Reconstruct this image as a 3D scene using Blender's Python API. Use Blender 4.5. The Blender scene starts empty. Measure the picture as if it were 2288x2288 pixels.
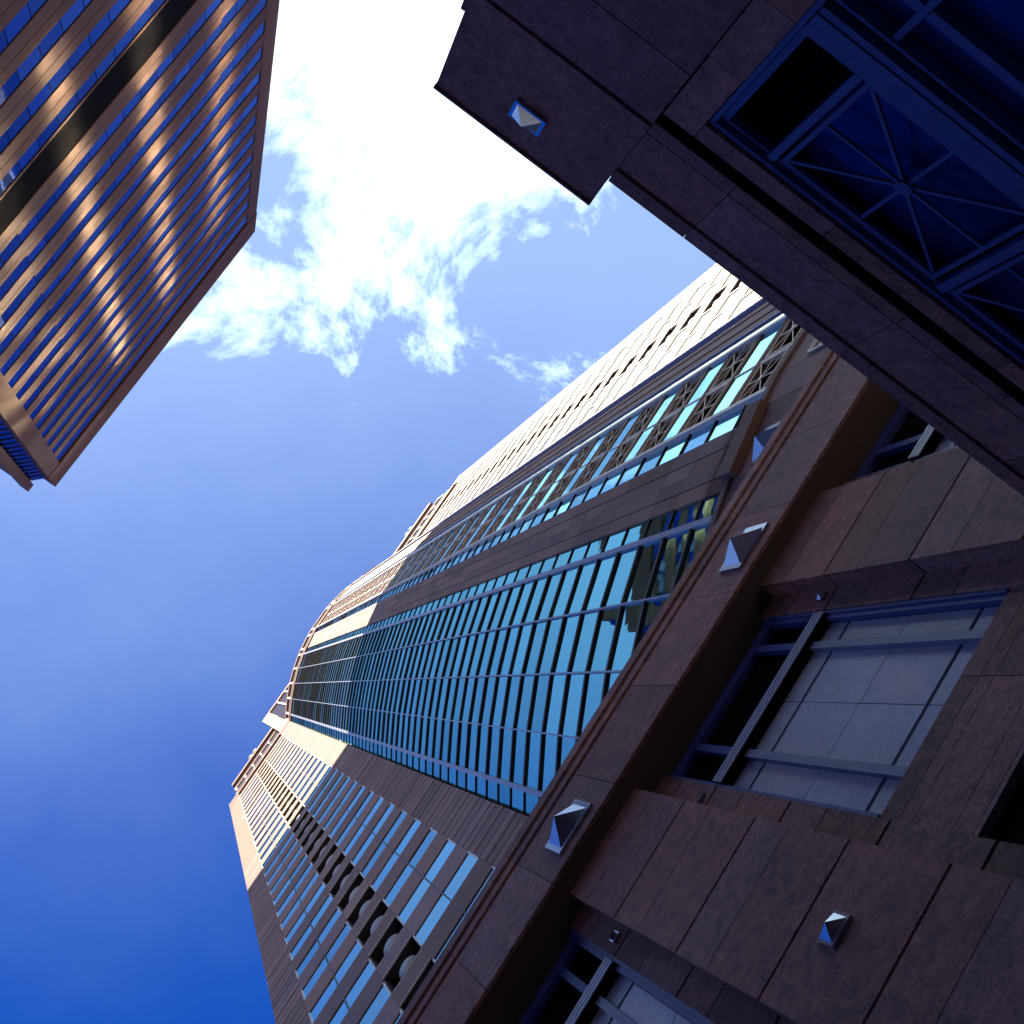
import bpy, math, random
from mathutils import Matrix, Vector
random.seed(7)
D = bpy.data
scene = bpy.context.scene
COL = scene.collection

# ------------------------------------------------------------------ camera, sky, sun, exposure
EYE = 1.6                                   # eye height above the pavement; heights below are measured from the eye
cam_d = D.cameras.new("camera")
cam = D.objects.new("camera", cam_d)
COL.objects.link(cam)
scene.camera = cam
cam_d.sensor_width = 36.0
cam_d.lens = 36.0 * 3040.0 / 2288.0
cam_d.clip_start = 0.1
cam_d.clip_end = 4000.0
# columns: world x (along the street), y (across the street), z (up) seen in the picture (right, down, forward)
Rc = ((0.54888762, 0.80671231, -0.21894662),
      (-0.80432263, 0.58102468, 0.12440029),
      (0.22756863, 0.10782194, 0.96777422))
cx = Vector(Rc[0]); cy = -Vector(Rc[1]); cz = -Vector(Rc[2])
cam.matrix_world = Matrix(((cx.x, cy.x, cz.x, 0), (cx.y, cy.y, cz.y, 0), (cx.z, cy.z, cz.z, EYE), (0, 0, 0, 1)))

SUN = Vector((0.62, -1.0, 1.32)).normalized()
EL = math.asin(SUN.z)
AZ = math.atan2(SUN.x, SUN.y)

world = D.worlds.new("World")
scene.world = world
world.use_nodes = True
nt = world.node_tree
nt.nodes.clear()


def N(tree, kind, **kw):
    n = tree.nodes.new(kind)
    for k, v in kw.items():
        setattr(n, k, v)
    return n


def M(tree, op, a, b=None, c=None, clamp=False):
    n = tree.nodes.new("ShaderNodeMath")
    n.operation = op
    n.use_clamp = clamp
    for i, v in enumerate((a, b, c)):
        if v is None:
            continue
        if isinstance(v, (int, float)):
            n.inputs[i].default_value = v
        else:
            tree.links.new(v, n.inputs[i])
    return n.outputs[0]


out = N(nt, "ShaderNodeOutputWorld")
bg = N(nt, "ShaderNodeBackground")
bg.inputs[1].default_value = 0.05
sky = N(nt, "ShaderNodeTexSky", sky_type='NISHITA', sun_disc=False)
sky.sun_elevation = EL
sky.sun_rotation = AZ
sky.altitude = 50
sky.air_density = 1.0
sky.dust_density = 0.4
sky.ozone_density = 3.0
hs = N(nt, "ShaderNodeHueSaturation")
hs.inputs["Saturation"].default_value = 1.15
hs.inputs["Value"].default_value = 1.0
tn = N(nt, "ShaderNodeMix", data_type='RGBA', blend_type='MULTIPLY')
tn.inputs["Factor"].default_value = 1.0
tn.inputs["B"].default_value = (0.42, 0.48, 0.87, 1.0)
nt.links.new(sky.outputs[0], tn.inputs["A"])
nt.links.new(tn.outputs["Result"], hs.inputs["Color"])
# a cloud layer: the view direction meets a flat layer overhead
tc = N(nt, "ShaderNodeTexCoord")
sp = N(nt, "ShaderNodeSeparateXYZ")
nt.links.new(tc.outputs["Generated"], sp.inputs[0])
dz = M(nt, 'MAXIMUM', sp.outputs[2], 0.08)
u = M(nt, 'DIVIDE', sp.outputs[0], dz)
v = M(nt, 'DIVIDE', sp.outputs[1], dz)
cmb = N(nt, "ShaderNodeCombineXYZ")
nt.links.new(u, cmb.inputs[0])
nt.links.new(v, cmb.inputs[1])


def noise(scale, detail, rough, off, dist=0.0):
    mp = N(nt, "ShaderNodeMapping")
    mp.inputs["Location"].default_value = off
    nt.links.new(cmb.outputs[0], mp.inputs[0])
    n = N(nt, "ShaderNodeTexNoise")
    n.inputs["Scale"].default_value = scale
    n.inputs["Detail"].default_value = detail
    n.inputs["Roughness"].default_value = rough
    n.inputs["Distortion"].default_value = dist
    nt.links.new(mp.outputs[0], n.inputs["Vector"])
    return n.outputs["Fac"]


w_ax = M(nt, 'ADD', M(nt, 'MULTIPLY', u, 0.75), M(nt, 'MULTIPLY', v, -0.66))
p_ax = M(nt, 'ADD', M(nt, 'MULTIPLY', u, 0.66), M(nt, 'MULTIPLY', v, 0.75))
pp = M(nt, 'DIVIDE', M(nt, 'SUBTRACT', p_ax, 0.175), 0.20)
bank = M(nt, 'SUBTRACT', M(nt, 'MULTIPLY', M(nt, 'MINIMUM', M(nt, 'SUBTRACT', w_ax, 0.150), 0.28), 3.3),
         M(nt, 'MULTIPLY', M(nt, 'MINIMUM', M(nt, 'MULTIPLY', pp, pp), 2.2), 0.30))
n1 = noise(6.5, 12.0, 0.66, (3.1, 1.7, 0.0), 0.35)
n2 = noise(2.6, 3.0, 0.5, (0.4, 5.2, 0.0), 0.2)
dens = M(nt, 'ADD', M(nt, 'ADD', bank, M(nt, 'MULTIPLY', M(nt, 'SUBTRACT', n1, 0.5), 3.4)),
         M(nt, 'MULTIPLY', M(nt, 'SUBTRACT', n2, 0.5), 0.5))
mr = N(nt, "ShaderNodeMapRange", interpolation_type='SMOOTHSTEP')
mr.inputs["From Min"].default_value = 0.02
mr.inputs["From Max"].default_value = 0.85
nt.links.new(dens, mr.inputs["Value"])
# thin haze veil round the bank
mr2 = N(nt, "ShaderNodeMapRange", interpolation_type='SMOOTHSTEP')
mr2.inputs["From Min"].default_value = -0.22
mr2.inputs["From Max"].default_value = 0.36
mr2.inputs["To Max"].default_value = 0.25
veil = M(nt, 'ADD', w_ax, M(nt, 'MULTIPLY', M(nt, 'SUBTRACT', n2, 0.5), 0.22))
veil = M(nt, 'ADD', veil, M(nt, 'MULTIPLY', M(nt, 'SUBTRACT', n1, 0.5), 0.10))
nt.links.new(veil, mr2.inputs["Value"])
cov = M(nt, 'MAXIMUM', mr.outputs[0], mr2.outputs[0])
mixc = N(nt, "ShaderNodeMix", data_type='RGBA')
nt.links.new(cov, mixc.inputs["Factor"])
nt.links.new(hs.outputs[0], mixc.inputs["A"])
mixc.inputs["B"].default_value = (6.0, 7.8, 8.6, 1.0)
nt.links.new(mixc.outputs["Result"], bg.inputs[0])
nt.links.new(bg.outputs[0], out.inputs[0])

sun_d = D.lights.new("sun", 'SUN')
sun_d.energy = 5.0
sun_d.angle = math.radians(0.53)
sun_d.color = (1.0, 0.86, 0.66)
sun = D.objects.new("sun", sun_d)
COL.objects.link(sun)
sun.rotation_euler = SUN.to_track_quat('Z', 'Y').to_euler()
sun.location = SUN * 400.0

scene.view_settings.view_transform = 'Standard'
scene.view_settings.look = 'None'
scene.view_settings.exposure = 2.3
scene.view_settings.gamma = 1.0
scene.view_settings.use_curve_mapping = False
cyc = scene.cycles
cyc.sample_clamp_indirect = 0.0
cyc.blur_glossy = 0.0
cyc.caustics_reflective = True
cyc.use_denoising = True
cyc.use_guiding = True                     # finds the sunlight thrown back by the tower glass
cyc.max_bounces = 8
cyc.diffuse_bounces = 4
cyc.glossy_bounces = 4


# ------------------------------------------------------------------ materials
def material(name):
    m = D.materials.new(name)
    m.use_nodes = True
    t = m.node_tree
    return m, t, t.nodes["Principled BSDF"]


def stone(name, base, dark, speck=0.5, rough=0.75, cell=9.0, piece_var=0.28, stain=0.25, bump=0.15):
    m, t, b = material(name)
    g = N(t, "ShaderNodeNewGeometry")
    oi = N(t, "ShaderNodeObjectInfo")

    def nz(scale, detail, r):
        n = N(t, "ShaderNodeTexNoise")
        n.inputs["Scale"].default_value = scale
        n.inputs["Detail"].default_value = detail
        n.inputs["Roughness"].default_value = r
        t.links.new(g.outputs["Position"], n.inputs["Vector"])
        return n.outputs["Fac"]
    fine = nz(cell, 5.0, 0.7)
    crys = nz(cell * 5.0, 2.0, 0.6)
    big = nz(0.35, 4.0, 0.6)
    f = M(t, 'ADD', M(t, 'MULTIPLY', M(t, 'SUBTRACT', fine, 0.5), speck * 2.2),
          M(t, 'MULTIPLY', M(t, 'SUBTRACT', crys, 0.5), speck * 2.0))
    f = M(t, 'ADD', f, M(t, 'MULTIPLY', M(t, 'SUBTRACT', big, 0.5), stain * 3.0))
    mp = N(t, "ShaderNodeMapping")
    mp.inputs["Scale"].default_value = (2.2, 2.2, 0.12)
    t.links.new(g.outputs["Position"], mp.inputs[0])
    st = N(t, "ShaderNodeTexNoise")
    st.inputs["Scale"].default_value = 1.0
    st.inputs["Detail"].default_value = 6.0
    st.inputs["Roughness"].default_value = 0.65
    t.links.new(mp.outputs[0], st.inputs["Vector"])
    f = M(t, 'ADD', f, M(t, 'MULTIPLY', M(t, 'SUBTRACT', st.outputs["Fac"], 0.5), stain * 2.6))
    f = M(t, 'ADD', f, 0.5, clamp=True)
    mx = N(t, "ShaderNodeMix", data_type='RGBA')
    mx.inputs["A"].default_value = (*dark, 1)
    mx.inputs["B"].default_value = (*base, 1)
    t.links.new(f, mx.inputs["Factor"])
    hv = N(t, "ShaderNodeHueSaturation")
    t.links.new(mx.outputs["Result"], hv.inputs["Color"])
    t.links.new(M(t, 'ADD', M(t, 'MULTIPLY', oi.outputs["Random"], piece_var * 2), 1.0 - piece_var), hv.inputs["Value"])
    wn = N(t, "ShaderNodeTexWhiteNoise", noise_dimensions='1D')
    t.links.new(oi.outputs["Random"], wn.inputs["W"])
    t.links.new(M(t, 'ADD', M(t, 'MULTIPLY', wn.outputs["Value"], 0.02), 0.49), hv.inputs["Hue"])
    t.links.new(M(t, 'ADD', M(t, 'MULTIPLY', wn.outputs["Value"], 0.3), 0.85), hv.inputs["Saturation"])
    t.links.new(hv.outputs[0], b.inputs["Base Color"])
    b.inputs["Roughness"].default_value = rough
    b.inputs["Specular IOR Level"].default_value = 0.35
    bp = N(t, "ShaderNodeBump")
    bp.inputs["Strength"].default_value = bump
    bp.inputs["Distance"].default_value = 0.02
    t.links.new(fine, bp.inputs["Height"])
    t.links.new(bp.outputs[0], b.inputs["Normal"])
    return m


def metal(name, col, rough=0.35, metallic=0.0, var=0.06, spec=0.5):
    m, t, b = material(name)
    g = N(t, "ShaderNodeNewGeometry")
    n = N(t, "ShaderNodeTexNoise")
    n.inputs["Scale"].default_value = 3.0
    n.inputs["Detail"].default_value = 5.0
    t.links.new(g.outputs["Position"], n.inputs["Vector"])
    mx = N(t, "ShaderNodeMix", data_type='RGBA')
    mx.inputs["A"].default_value = (*[c * (1 - var * 3) for c in col], 1)
    mx.inputs["B"].default_value = (*[min(1, c * (1 + var * 3)) for c in col], 1)
    t.links.new(n.outputs["Fac"], mx.inputs["Factor"])
    t.links.new(mx.outputs["Result"], b.inputs["Base Color"])
    b.inputs["Roughness"].default_value = rough
    b.inputs["Metallic"].default_value = metallic
    b.inputs["Specular IOR Level"].default_value = spec
    return m


def glass(name, tint, body, reflect=0.6, rough=0.02, wave=0.0, var=0.1, fres=1.0, tilt=0.0, wscale=0.9):
    """coated facade glass: a tinted mirror layer over a dark body"""
    m, t, b = material(name)
    t.nodes.remove(b)
    o = t.nodes["Material Output"]
    oi = N(t, "ShaderNodeObjectInfo")
    gl = N(t, "ShaderNodeBsdfGlossy")
    gl.inputs["Roughness"].default_value = rough
    hv = N(t, "ShaderNodeHueSaturation")
    hv.inputs["Color"].default_value = (*tint, 1)
    t.links.new(M(t, 'ADD', M(t, 'MULTIPLY', oi.outputs["Random"], var * 2), 1.0 - var), hv.inputs["Value"])
    t.links.new(hv.outputs[0], gl.inputs["Color"])
    df = N(t, "ShaderNodeBsdfDiffuse")
    df.inputs["Color"].default_value = (*body, 1)
    lw = N(t, "ShaderNodeFresnel")
    lw.inputs["IOR"].default_value = 1.5
    fac = M(t, 'ADD', M(t, 'MULTIPLY', lw.outputs[0], (1.0 - reflect) * fres), reflect, clamp=True)
    mx = N(t, "ShaderNodeMixShader")
    t.links.new(fac, mx.inputs[0])
    t.links.new(df.outputs[0], mx.inputs[1])
    t.links.new(gl.outputs[0], mx.inputs[2])
    t.links.new(mx.outputs[0], o.inputs[0])
    if wave:
        g = N(t, "ShaderNodeNewGeometry")
        n = N(t, "ShaderNodeTexNoise")
        n.inputs["Scale"].default_value = wscale
        n.inputs["Detail"].default_value = 2.0
        t.links.new(g.outputs["Position"], n.inputs["Vector"])
        bp = N(t, "ShaderNodeBump")
        bp.inputs["Strength"].default_value = wave
        bp.inputs["Distance"].default_value = 0.05
        t.links.new(n.outputs["Fac"], bp.inputs["Height"])
        nrm = bp.outputs[0]
        if tilt:
            wn = N(t, "ShaderNodeTexWhiteNoise", noise_dimensions='1D')
            t.links.new(oi.outputs["Random"], wn.inputs["W"])
            sub = N(t, "ShaderNodeVectorMath", operation='SUBTRACT')
            sub.inputs[1].default_value = (0.5, 0.5, 0.5)
            t.links.new(wn.outputs["Color"], sub.inputs[0])
            sc_ = N(t, "ShaderNodeVectorMath", operation='SCALE')
            sc_.inputs["Scale"].default_value = tilt
            t.links.new(sub.outputs[0], sc_.inputs[0])
            ad = N(t, "ShaderNodeVectorMath", operation='ADD')
            t.links.new(nrm, ad.inputs[0])
            t.links.new(sc_.outputs[0], ad.inputs[1])
            nm = N(t, "ShaderNodeVectorMath", operation='NORMALIZE')
            t.links.new(ad.outputs[0], nm.inputs[0])
            nrm = nm.outputs[0]
        t.links.new(nrm, gl.inputs["Normal"])
    return m


GRANITE = stone("podium_granite", (0.35, 0.148, 0.128), (0.085, 0.038, 0.040), speck=0.85, cell=6.0, bump=0.25)
GRANITE_D = stone("podium_core", (0.09, 0.055, 0.05), (0.06, 0.038, 0.036), speck=0.3)
TGRAN = stone("tower_granite", (0.27, 0.15, 0.125), (0.165, 0.088, 0.078), speck=0.35, cell=3.0, stain=0.2)
TCORE = stone("tower_core", (0.05, 0.04, 0.045), (0.03, 0.025, 0.03), speck=0.2)
TERRA = stone("terracotta_panel", (0.112, 0.043, 0.028), (0.058, 0.023, 0.018), speck=0.3, cell=2.0, stain=0.25, piece_var=0.08)
LOUVRE_SHADE = metal("louvre_shade_black", (0.005, 0.005, 0.008), 0.9, spec=0.02)  # louvre black, also painted shade for transom undersides, beam groove and pane gaps
BAYGLASS = glass("bay_glass", (0.30, 0.74, 0.70), (0.01, 0.05, 0.06), 0.80, 0.012, 0.03, var=0.10, tilt=0.03)
WAVEGLASS = glass("far_bay_glass", (1.0, 0.90, 0.66), (0.01, 0.03, 0.05), 0.92, 0.085, 0.5, wscale=0.45)  # gold tint and roughness shaped to throw warm streaks on the striped tower
WINGGLASS = glass("wing_glass", (0.42, 0.78, 0.82), (0.015, 0.03, 0.06), 0.78, 0.015, 0.03, var=0.14, tilt=0.05)
WINGGLASS_R = glass("far_wing_glass", (1.0, 0.92, 0.70), (0.015, 0.03, 0.06), 0.90, 0.085, 0.4, tilt=0.03)  # same gold tint, put in for the warm light it reflects
ATTICGLASS = glass("attic_glass", (0.5, 0.55, 0.6), (0.06, 0.05, 0.05), 0.07, 0.08, fres=0.5)
DARKGLASS = glass("dark_glass", (0.3, 0.3, 0.35), (0.006, 0.006, 0.008), 0.03, 0.05, fres=0.15)
BLUEGLASS = glass("blue_glass", (0.12, 0.21, 0.54), (0.006, 0.018, 0.08), 0.55, 0.03, 0.03, var=0.2, tilt=0.05)
NAVYGLASS = glass("navy_glass", (0.20, 0.25, 0.8), (0.01, 0.014, 0.09), 0.08, 0.25, fres=0.2)
PALEPANEL = stone("pale_panel", (0.44, 0.45, 0.56), (0.26, 0.27, 0.37), speck=0.6, cell=5.0, rough=0.35, piece_var=0.08, bump=0.03)
DULLBLUE = metal("dull_blue_metal", (0.17, 0.18, 0.28), 0.5)
LIGHTMETAL = metal("light_metal", (0.62, 0.58, 0.52), 0.4)
CREAM = metal("cream_metal", (0.66, 0.56, 0.48), 0.45)
BLUEMETAL = metal("blue_metal", (0.036, 0.05, 0.21), 0.5, var=0.12)
PALEBLUE = metal("pale_blue_metal", (0.27, 0.29, 0.40), 0.4)
DARKBAR = stone("dark_bar", (0.05, 0.037, 0.037), (0.03, 0.022, 0.025), speck=0.3, cell=4.0, rough=0.5)
STEEL = metal("polished_steel", (0.36, 0.42, 0.52), 0.16, 1.0, 0.03)
BALL = metal("ball_white", (0.34, 0.33, 0.34), 0.5)
ASPHALT = stone("asphalt", (0.06, 0.06, 0.06), (0.04, 0.04, 0.042), speck=0.5, cell=12.0)
PAVING = stone("paving", (0.34, 0.32, 0.30), (0.26, 0.25, 0.24), speck=0.3, cell=6.0)


# ------------------------------------------------------------------ mesh helpers
class MB:
    def __init__(self):
        self.v = []
        self.f = []

    def hexa(self, q, z0, z1):
        """q: four plan points, counter-clockwise or not; walls between z0 and z1 (measured from the eye)"""
        b = len(self.v)
        self.v += [(x, y, z0 + EYE) for x, y in q] + [(x, y, z1 + EYE) for x, y in q]
        a = sum(q[i][0] * q[(i + 1) % 4][1] - q[(i + 1) % 4][0] * q[i][1] for i in range(4))
        fs = [(3, 2, 1, 0), (4, 5, 6, 7), (0, 1, 5, 4), (1, 2, 6, 5), (2, 3, 7, 6), (3, 0, 4, 7)]
        for f in fs:
            f = tuple(b + i for i in f)
            self.f.append(f if a > 0 else f[::-1])
        return self

    def slab(self, P, Q, d0, d1, z0, z1):
        """box along P->Q, from d0 to d1 outward of the line (outward = right-hand side of P->Q)"""
        dx, dy = Q[0] - P[0], Q[1] - P[1]
        L = math.hypot(dx, dy)
        nx, ny = dy / L, -dx / L
        return self.hexa([(P[0] + nx * d1, P[1] + ny * d1), (Q[0] + nx * d1, Q[1] + ny * d1),
                          (Q[0] + nx * d0, Q[1] + ny * d0), (P[0] + nx * d0, P[1] + ny * d0)], z0, z1)

    def box(self, x0, x1, y0, y1, z0, z1):
        return self.hexa([(x0, y0), (x1, y0), (x1, y1), (x0, y1)], z0, z1)

    def poly(self, pts, d0, d1, z0, z1):
        """mitred band along a polyline"""
        o0, o1 = offset(pts, d0), offset(pts, d1)
        for i in range(len(pts) - 1):
            self.hexa([o1[i], o1[i + 1], o0[i + 1], o0[i]], z0, z1)
        return self

    def prism(self, pts, z0, z1):
        b = len(self.v)
        n = len(pts)
        self.v += [(x, y, z0 + EYE) for x, y in pts] + [(x, y, z1 + EYE) for x, y in pts]
        a = sum(pts[i][0] * pts[(i + 1) % n][1] - pts[(i + 1) % n][0] * pts[i][1] for i in range(n))
        idx = list(range(n)) if a > 0 else list(range(n))[::-1]
        self.f.append(tuple(b + i for i in idx[::-1]))
        self.f.append(tuple(b + n + i for i in idx))
        for k in range(n):
            i, j = idx[k], idx[(k + 1) % n]
            self.f.append((b + i, b + j, b + n + j, b + n + i))
        return self

    def raw(self, verts, faces):
        b = len(self.v)
        self.v += verts
        self.f += [tuple(b + i for i in f) for f in faces]
        return self

    def mesh(self, name, mat):
        me = D.meshes.new(name)
        me.from_pydata(self.v, [], self.f)
        me.materials.append(mat)
        me.update()
        return me


def offset(pts, d):
    res = []
    for i, p in enumerate(pts):
        ns = []
        for a, b in ((i - 1, i), (i, i + 1)):
            if a >= 0 and b < len(pts):
                dx, dy = pts[b][0] - pts[a][0], pts[b][1] - pts[a][1]
                L = math.hypot(dx, dy)
                ns.append((dy / L, -dx / L))
        nx, ny = sum(n[0] for n in ns) / len(ns), sum(n[1] for n in ns) / len(ns)
        k = 1.0 / max(0.3, nx * nx + ny * ny)
        res.append((p[0] + nx * d * k, p[1] + ny * d * k))
    return res


def place(name, me, parent=None, z=0.0, loc=None, kind=None, label=None):
    o = D.objects.new(name, me)
    COL.objects.link(o)
    if parent is not None:
        o.parent = parent
    o.location = loc if loc is not None else (0, 0, z)
    if kind:
        o["kind"] = kind
    if label:
        o["label"] = label
    return o


def thing(name, label, cat, loc):
    """an Empty at the base of a thing; parts keep world coordinates"""
    e = D.objects.new(name, None)
    COL.objects.link(e)
    e.location = loc
    e["label"] = label
    e["category"] = cat
    return e


def part(name, mb, mat, parent, kind=None, label=None):
    """a mesh part whose vertices are in world coordinates; origin moves with the thing"""
    r = parent
    while r.parent is not None:
        r = r.parent
    me = mb.mesh(name, mat)
    if parent is r:
        off = (-r.location.x, -r.location.y, -r.location.z)
        return place(name, me, parent, loc=off, kind=kind, label=label)
    return place(name, me, parent, kind=kind, label=label)


# parts of a root sit at -root.location, so sub-parts of those parts are again in plain world coordinates


# ------------------------------------------------------------------ the setting
def sheet(name, x0, x1, y0, y1, z, mat):
    me = D.meshes.new(name)
    me.from_pydata([(x0, y0, z), (x1, y0, z), (x1, y1, z), (x0, y1, z)], [], [(0, 1, 2, 3)])
    me.materials.append(mat)
    o = place(name, me, kind="structure")
    return o


sheet("ground", -900, 900, -900, 900, -0.16, ASPHALT)
sheet("road", -300, 300, -17.0, -4.0, -0.13, ASPHALT)
pv = MB().box(-120, 120, -3.9, 6.2, -0.15 - EYE, 0.0 - EYE)
place("pavement", pv.mesh("pavement", PAVING), kind="structure")
pv = MB().box(-120, 120, -23.4, -17.1, -0.15 - EYE, 0.0 - EYE)
place("pavement", pv.mesh("pavement", PAVING), kind="structure")
kb = MB().box(-120, 120, -4.08, -3.9, -0.155 - EYE, 0.004 - EYE)
place("kerb", kb.mesh("kerb", PAVING), kind="structure")

# ------------------------------------------------------------------ the bowed tower
tower = thing("office_tower", "tall granite and blue glass office tower with a bowed bay, rising above the podium", "tower", (14.4, 24.0, 0))
CX, CY, CR = 14.4, 27.86, 21.26
YW = 10.25                                   # plane of the two flat wings


def on_bow(t, dr=0.0):
    dx, dy = t, 1.0
    a = dx * dx + dy * dy
    b = -2 * (dx * CX + dy * CY)
    c = CX * CX + CY * CY - (CR + dr) ** 2
    k = (-b - math.sqrt(b * b - 4 * a * c)) / 2 / a
    return (dx * k, dy * k)


TS = [.222, .296, .496, .736, 1.017, 1.317, 1.443, 1.775, 1.927]
VL = [on_bow(t) for t in TS]
VR = [(2 * CX - x, y) for x, y in VL][::-1]
BOW = VL + VR
HB = 1.965                                    # half a storey
Z_BASE, Z_TOP = 28.4, 160.0
NB = int((Z_TOP - Z_BASE) / HB)

inner = offset(BOW, -0.30)
core = MB().prism(inner + [(26.4, 44.0), (2.4, 44.0)], 20.0, Z_TOP + 6.0)
bay = part("bay", core, TCORE, tower)
# plinth, parapet and cornices of the bow
part("plinth", MB().poly(BOW, -0.25, 0.24, 20.0, Z_BASE - 0.56), TCORE, bay)
rows_ = ((20.0, 24.4), (24.41, 26.05), (26.06, Z_BASE - 0.55))
for i in range(3, 13):
    P, Q = offset(BOW, 0.30)[i], offset(BOW, 0.30)[i + 1]
    n = max(1, round(math.hypot(Q[0] - P[0], Q[1] - P[1]) / 1.0))
    for c in range(n):
        A_ = (P[0] + (Q[0] - P[0]) * (c / n + 0.004), P[1] + (Q[1] - P[1]) * (c / n + 0.004))
        B_ = (P[0] + (Q[0] - P[0]) * ((c + 1) / n - 0.004), P[1] + (Q[1] - P[1]) * ((c + 1) / n - 0.004))
        for z0, z1 in rows_:
            part("plinth_panel", MB().slab(A_, B_, -0.06, 0.0, z0, z1), TGRAN, bay)
part("ledge", MB().slab(VL[6], VL[7], 0.31, 0.52, 27.60, 28.42), TGRAN, bay)
part("plinth_cap", MB().poly(BOW, -0.25, 0.38, Z_BASE - 0.545, Z_BASE - 0.25), TGRAN, bay)
part("plinth_cap", MB().poly(BOW, -0.25, 0.22, Z_BASE - 0.245, Z_BASE), TGRAN, bay)
part("parapet", MB().poly(BOW, -0.4, 0.12, Z_TOP, Z_TOP + 1.4), TGRAN, bay)
part("parapet_rail", MB().poly(BOW, -0.2, 0.2, Z_TOP + 1.405, Z_TOP + 1.8), LIGHTMETAL, bay)
part("crest_glazing", MB().poly(BOW, -0.25, -0.02, Z_TOP + 1.81, Z_TOP + 8.2), ATTICGLASS, bay)
part("crest_cornice", MB().poly(BOW, -0.4, 0.16, Z_TOP + 8.21, Z_TOP + 9.6), TGRAN, bay)
crest = [0, 1, 2, 3, 4, 5, 6, 7, 8, 9, 10, 12, 14, 16, 17]
for i in crest:
    x, y = BOW[i]
    part("crest_post", MB().box(x - 0.12, x + 0.12, y - 0.14, y + 0.12, Z_TOP + 1.815, Z_TOP + 8.195), LIGHTMETAL, bay)

# glass facets: individual panes on the near half
zk = [40.35 + HB * (k - 6) for k in range(NB)]
zk = [z for z in zk if z + HB < Z_TOP + 0.5]
for i in (1, 2, 3, 4):
    P, Q = VL[i], VL[i + 1]
    me = MB().slab(P, Q, -0.06, 0.0, 0.0, HB - 0.02).mesh("pane", BAYGLASS)
    for z in zk:
        place("pane", me, bay, z)
for i in (0, 5, 7):
    P, Q = VL[i], VL[i + 1]
    me = MB().slab(P, Q, -0.07, -0.02, 0.0, HB - 0.02).mesh("side_pane", BAYGLASS if i != 7 else WINGGLASS)
    mm = MB().slab(P, Q, -0.02, 0.02, -0.03, 0.03).mesh("side_mullion", DARKBAR)
    for z in zk:
        place("side_pane", me, bay, z)
        place("side_mullion", mm, bay, z)
bar_pts = VL[1:6]
me = MB().poly(bar_pts, -0.05, 0.065, -0.14, 0.0).mesh("spandrel_bar", DARKBAR)
for z in zk:
    place("spandrel_bar", me, bay, z)


def rail(P, wid, dep, mat, name, z0=Z_BASE, z1=Z_TOP):
    i = BOW.index(P)
    a, b = BOW[max(0, i - 1)], BOW[min(len(BOW) - 1, i + 1)]
    L = math.hypot(b[0] - a[0], b[1] - a[1])
    ux, uy = (b[0] - a[0]) / L, (b[1] - a[1]) / L
    A = (P[0] - ux * wid / 2, P[1] - uy * wid / 2)
    B = (P[0] + ux * wid / 2, P[1] + uy * wid / 2)
    return part(name, MB().slab(A, B, -0.1, dep, z0, z1), mat, bay)


for i in (1, 5):
    rail(VL[i], 0.16, 0.09, PALEBLUE, "bay_rail")
for i in (2, 3, 4):
    rail(VL[i], 0.05, 0.085, PALEBLUE, "thin_rail")
rail(VL[8], 0.13, 0.12, CREAM, "bay_rail")
rail(VL[7], 0.10, 0.05, BLUEMETAL, "thin_rail")
rail(VR[0], 0.12, 0.12, LIGHTMETAL, "bay_rail")
rail(VR[1], 0.16, 0.05, BLUEMETAL, "thin_rail")
# far half of the bow: same form, glass tinted gold for the streaks it throws, seen at a grazing angle only
far = MB()
farb = MB()
for i in (1, 3, 4, 5, 6, 7):
    far.slab(VR[i - 1] if i == 1 else VR[i], VR[i] if i == 1 else VR[i + 1], -0.06, 0.0, Z_BASE, Z_TOP)
far.slab(VR[0], VR[1], -0.07, -0.02, Z_BASE, Z_TOP)
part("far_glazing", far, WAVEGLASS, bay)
for z in zk:
    farb.poly(VR[3:8], -0.05, 0.05, z - 0.11, z)
part("far_bars", farb, DARKBAR, bay, kind="stuff")
for i in (3, 7):
    rail(VR[i], 0.24, 0.16, PALEBLUE, "bay_rail")

# granite strip beside the lattice: panels one by one
P, Q = VL[6], VL[7]
NC = 4
meshes = []
for c in range(NC):
    a, b = c / NC + 0.006, (c + 1) / NC - 0.006
    A = (P[0] + (Q[0] - P[0]) * a, P[1] + (Q[1] - P[1]) * a)
    B = (P[0] + (Q[0] - P[0]) * b, P[1] + (Q[1] - P[1]) * b)
    meshes.append(MB().slab(A, B, -0.1, 0.05 + 0.012 * (c % 2), 0.015, HB - 0.015).mesh("granite_panel", TGRAN))
for z in [Z_BASE] + zk:
    for me in meshes:
        place("granite_panel", me, bay, z)
farp = MB()
P, Q = VR[1], VR[2]
for c in range(NC):
    a, b = c / NC + 0.02, (c + 1) / NC - 0.02
    A = (P[0] + (Q[0] - P[0]) * a, P[1] + (Q[1] - P[1]) * a)
    B = (P[0] + (Q[0] - P[0]) * b, P[1] + (Q[1] - P[1]) * b)
    for z in zk:
        farp.slab(A, B, -0.1, 0.06 + 0.03 * (c % 2), z + 0.015, z + HB - 0.015)
part("far_granite", farp, TGRAN, bay, kind="stuff")

# lattice strip at the apex: glass band, dark recess and two star lattices per storey
P, Q = VL[8], VR[0]
FL = 3.93
yL = P[1]
xa, xb = P[0] + 0.07, Q[0] - 0.07
xm = (xa + xb) / 2


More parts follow.
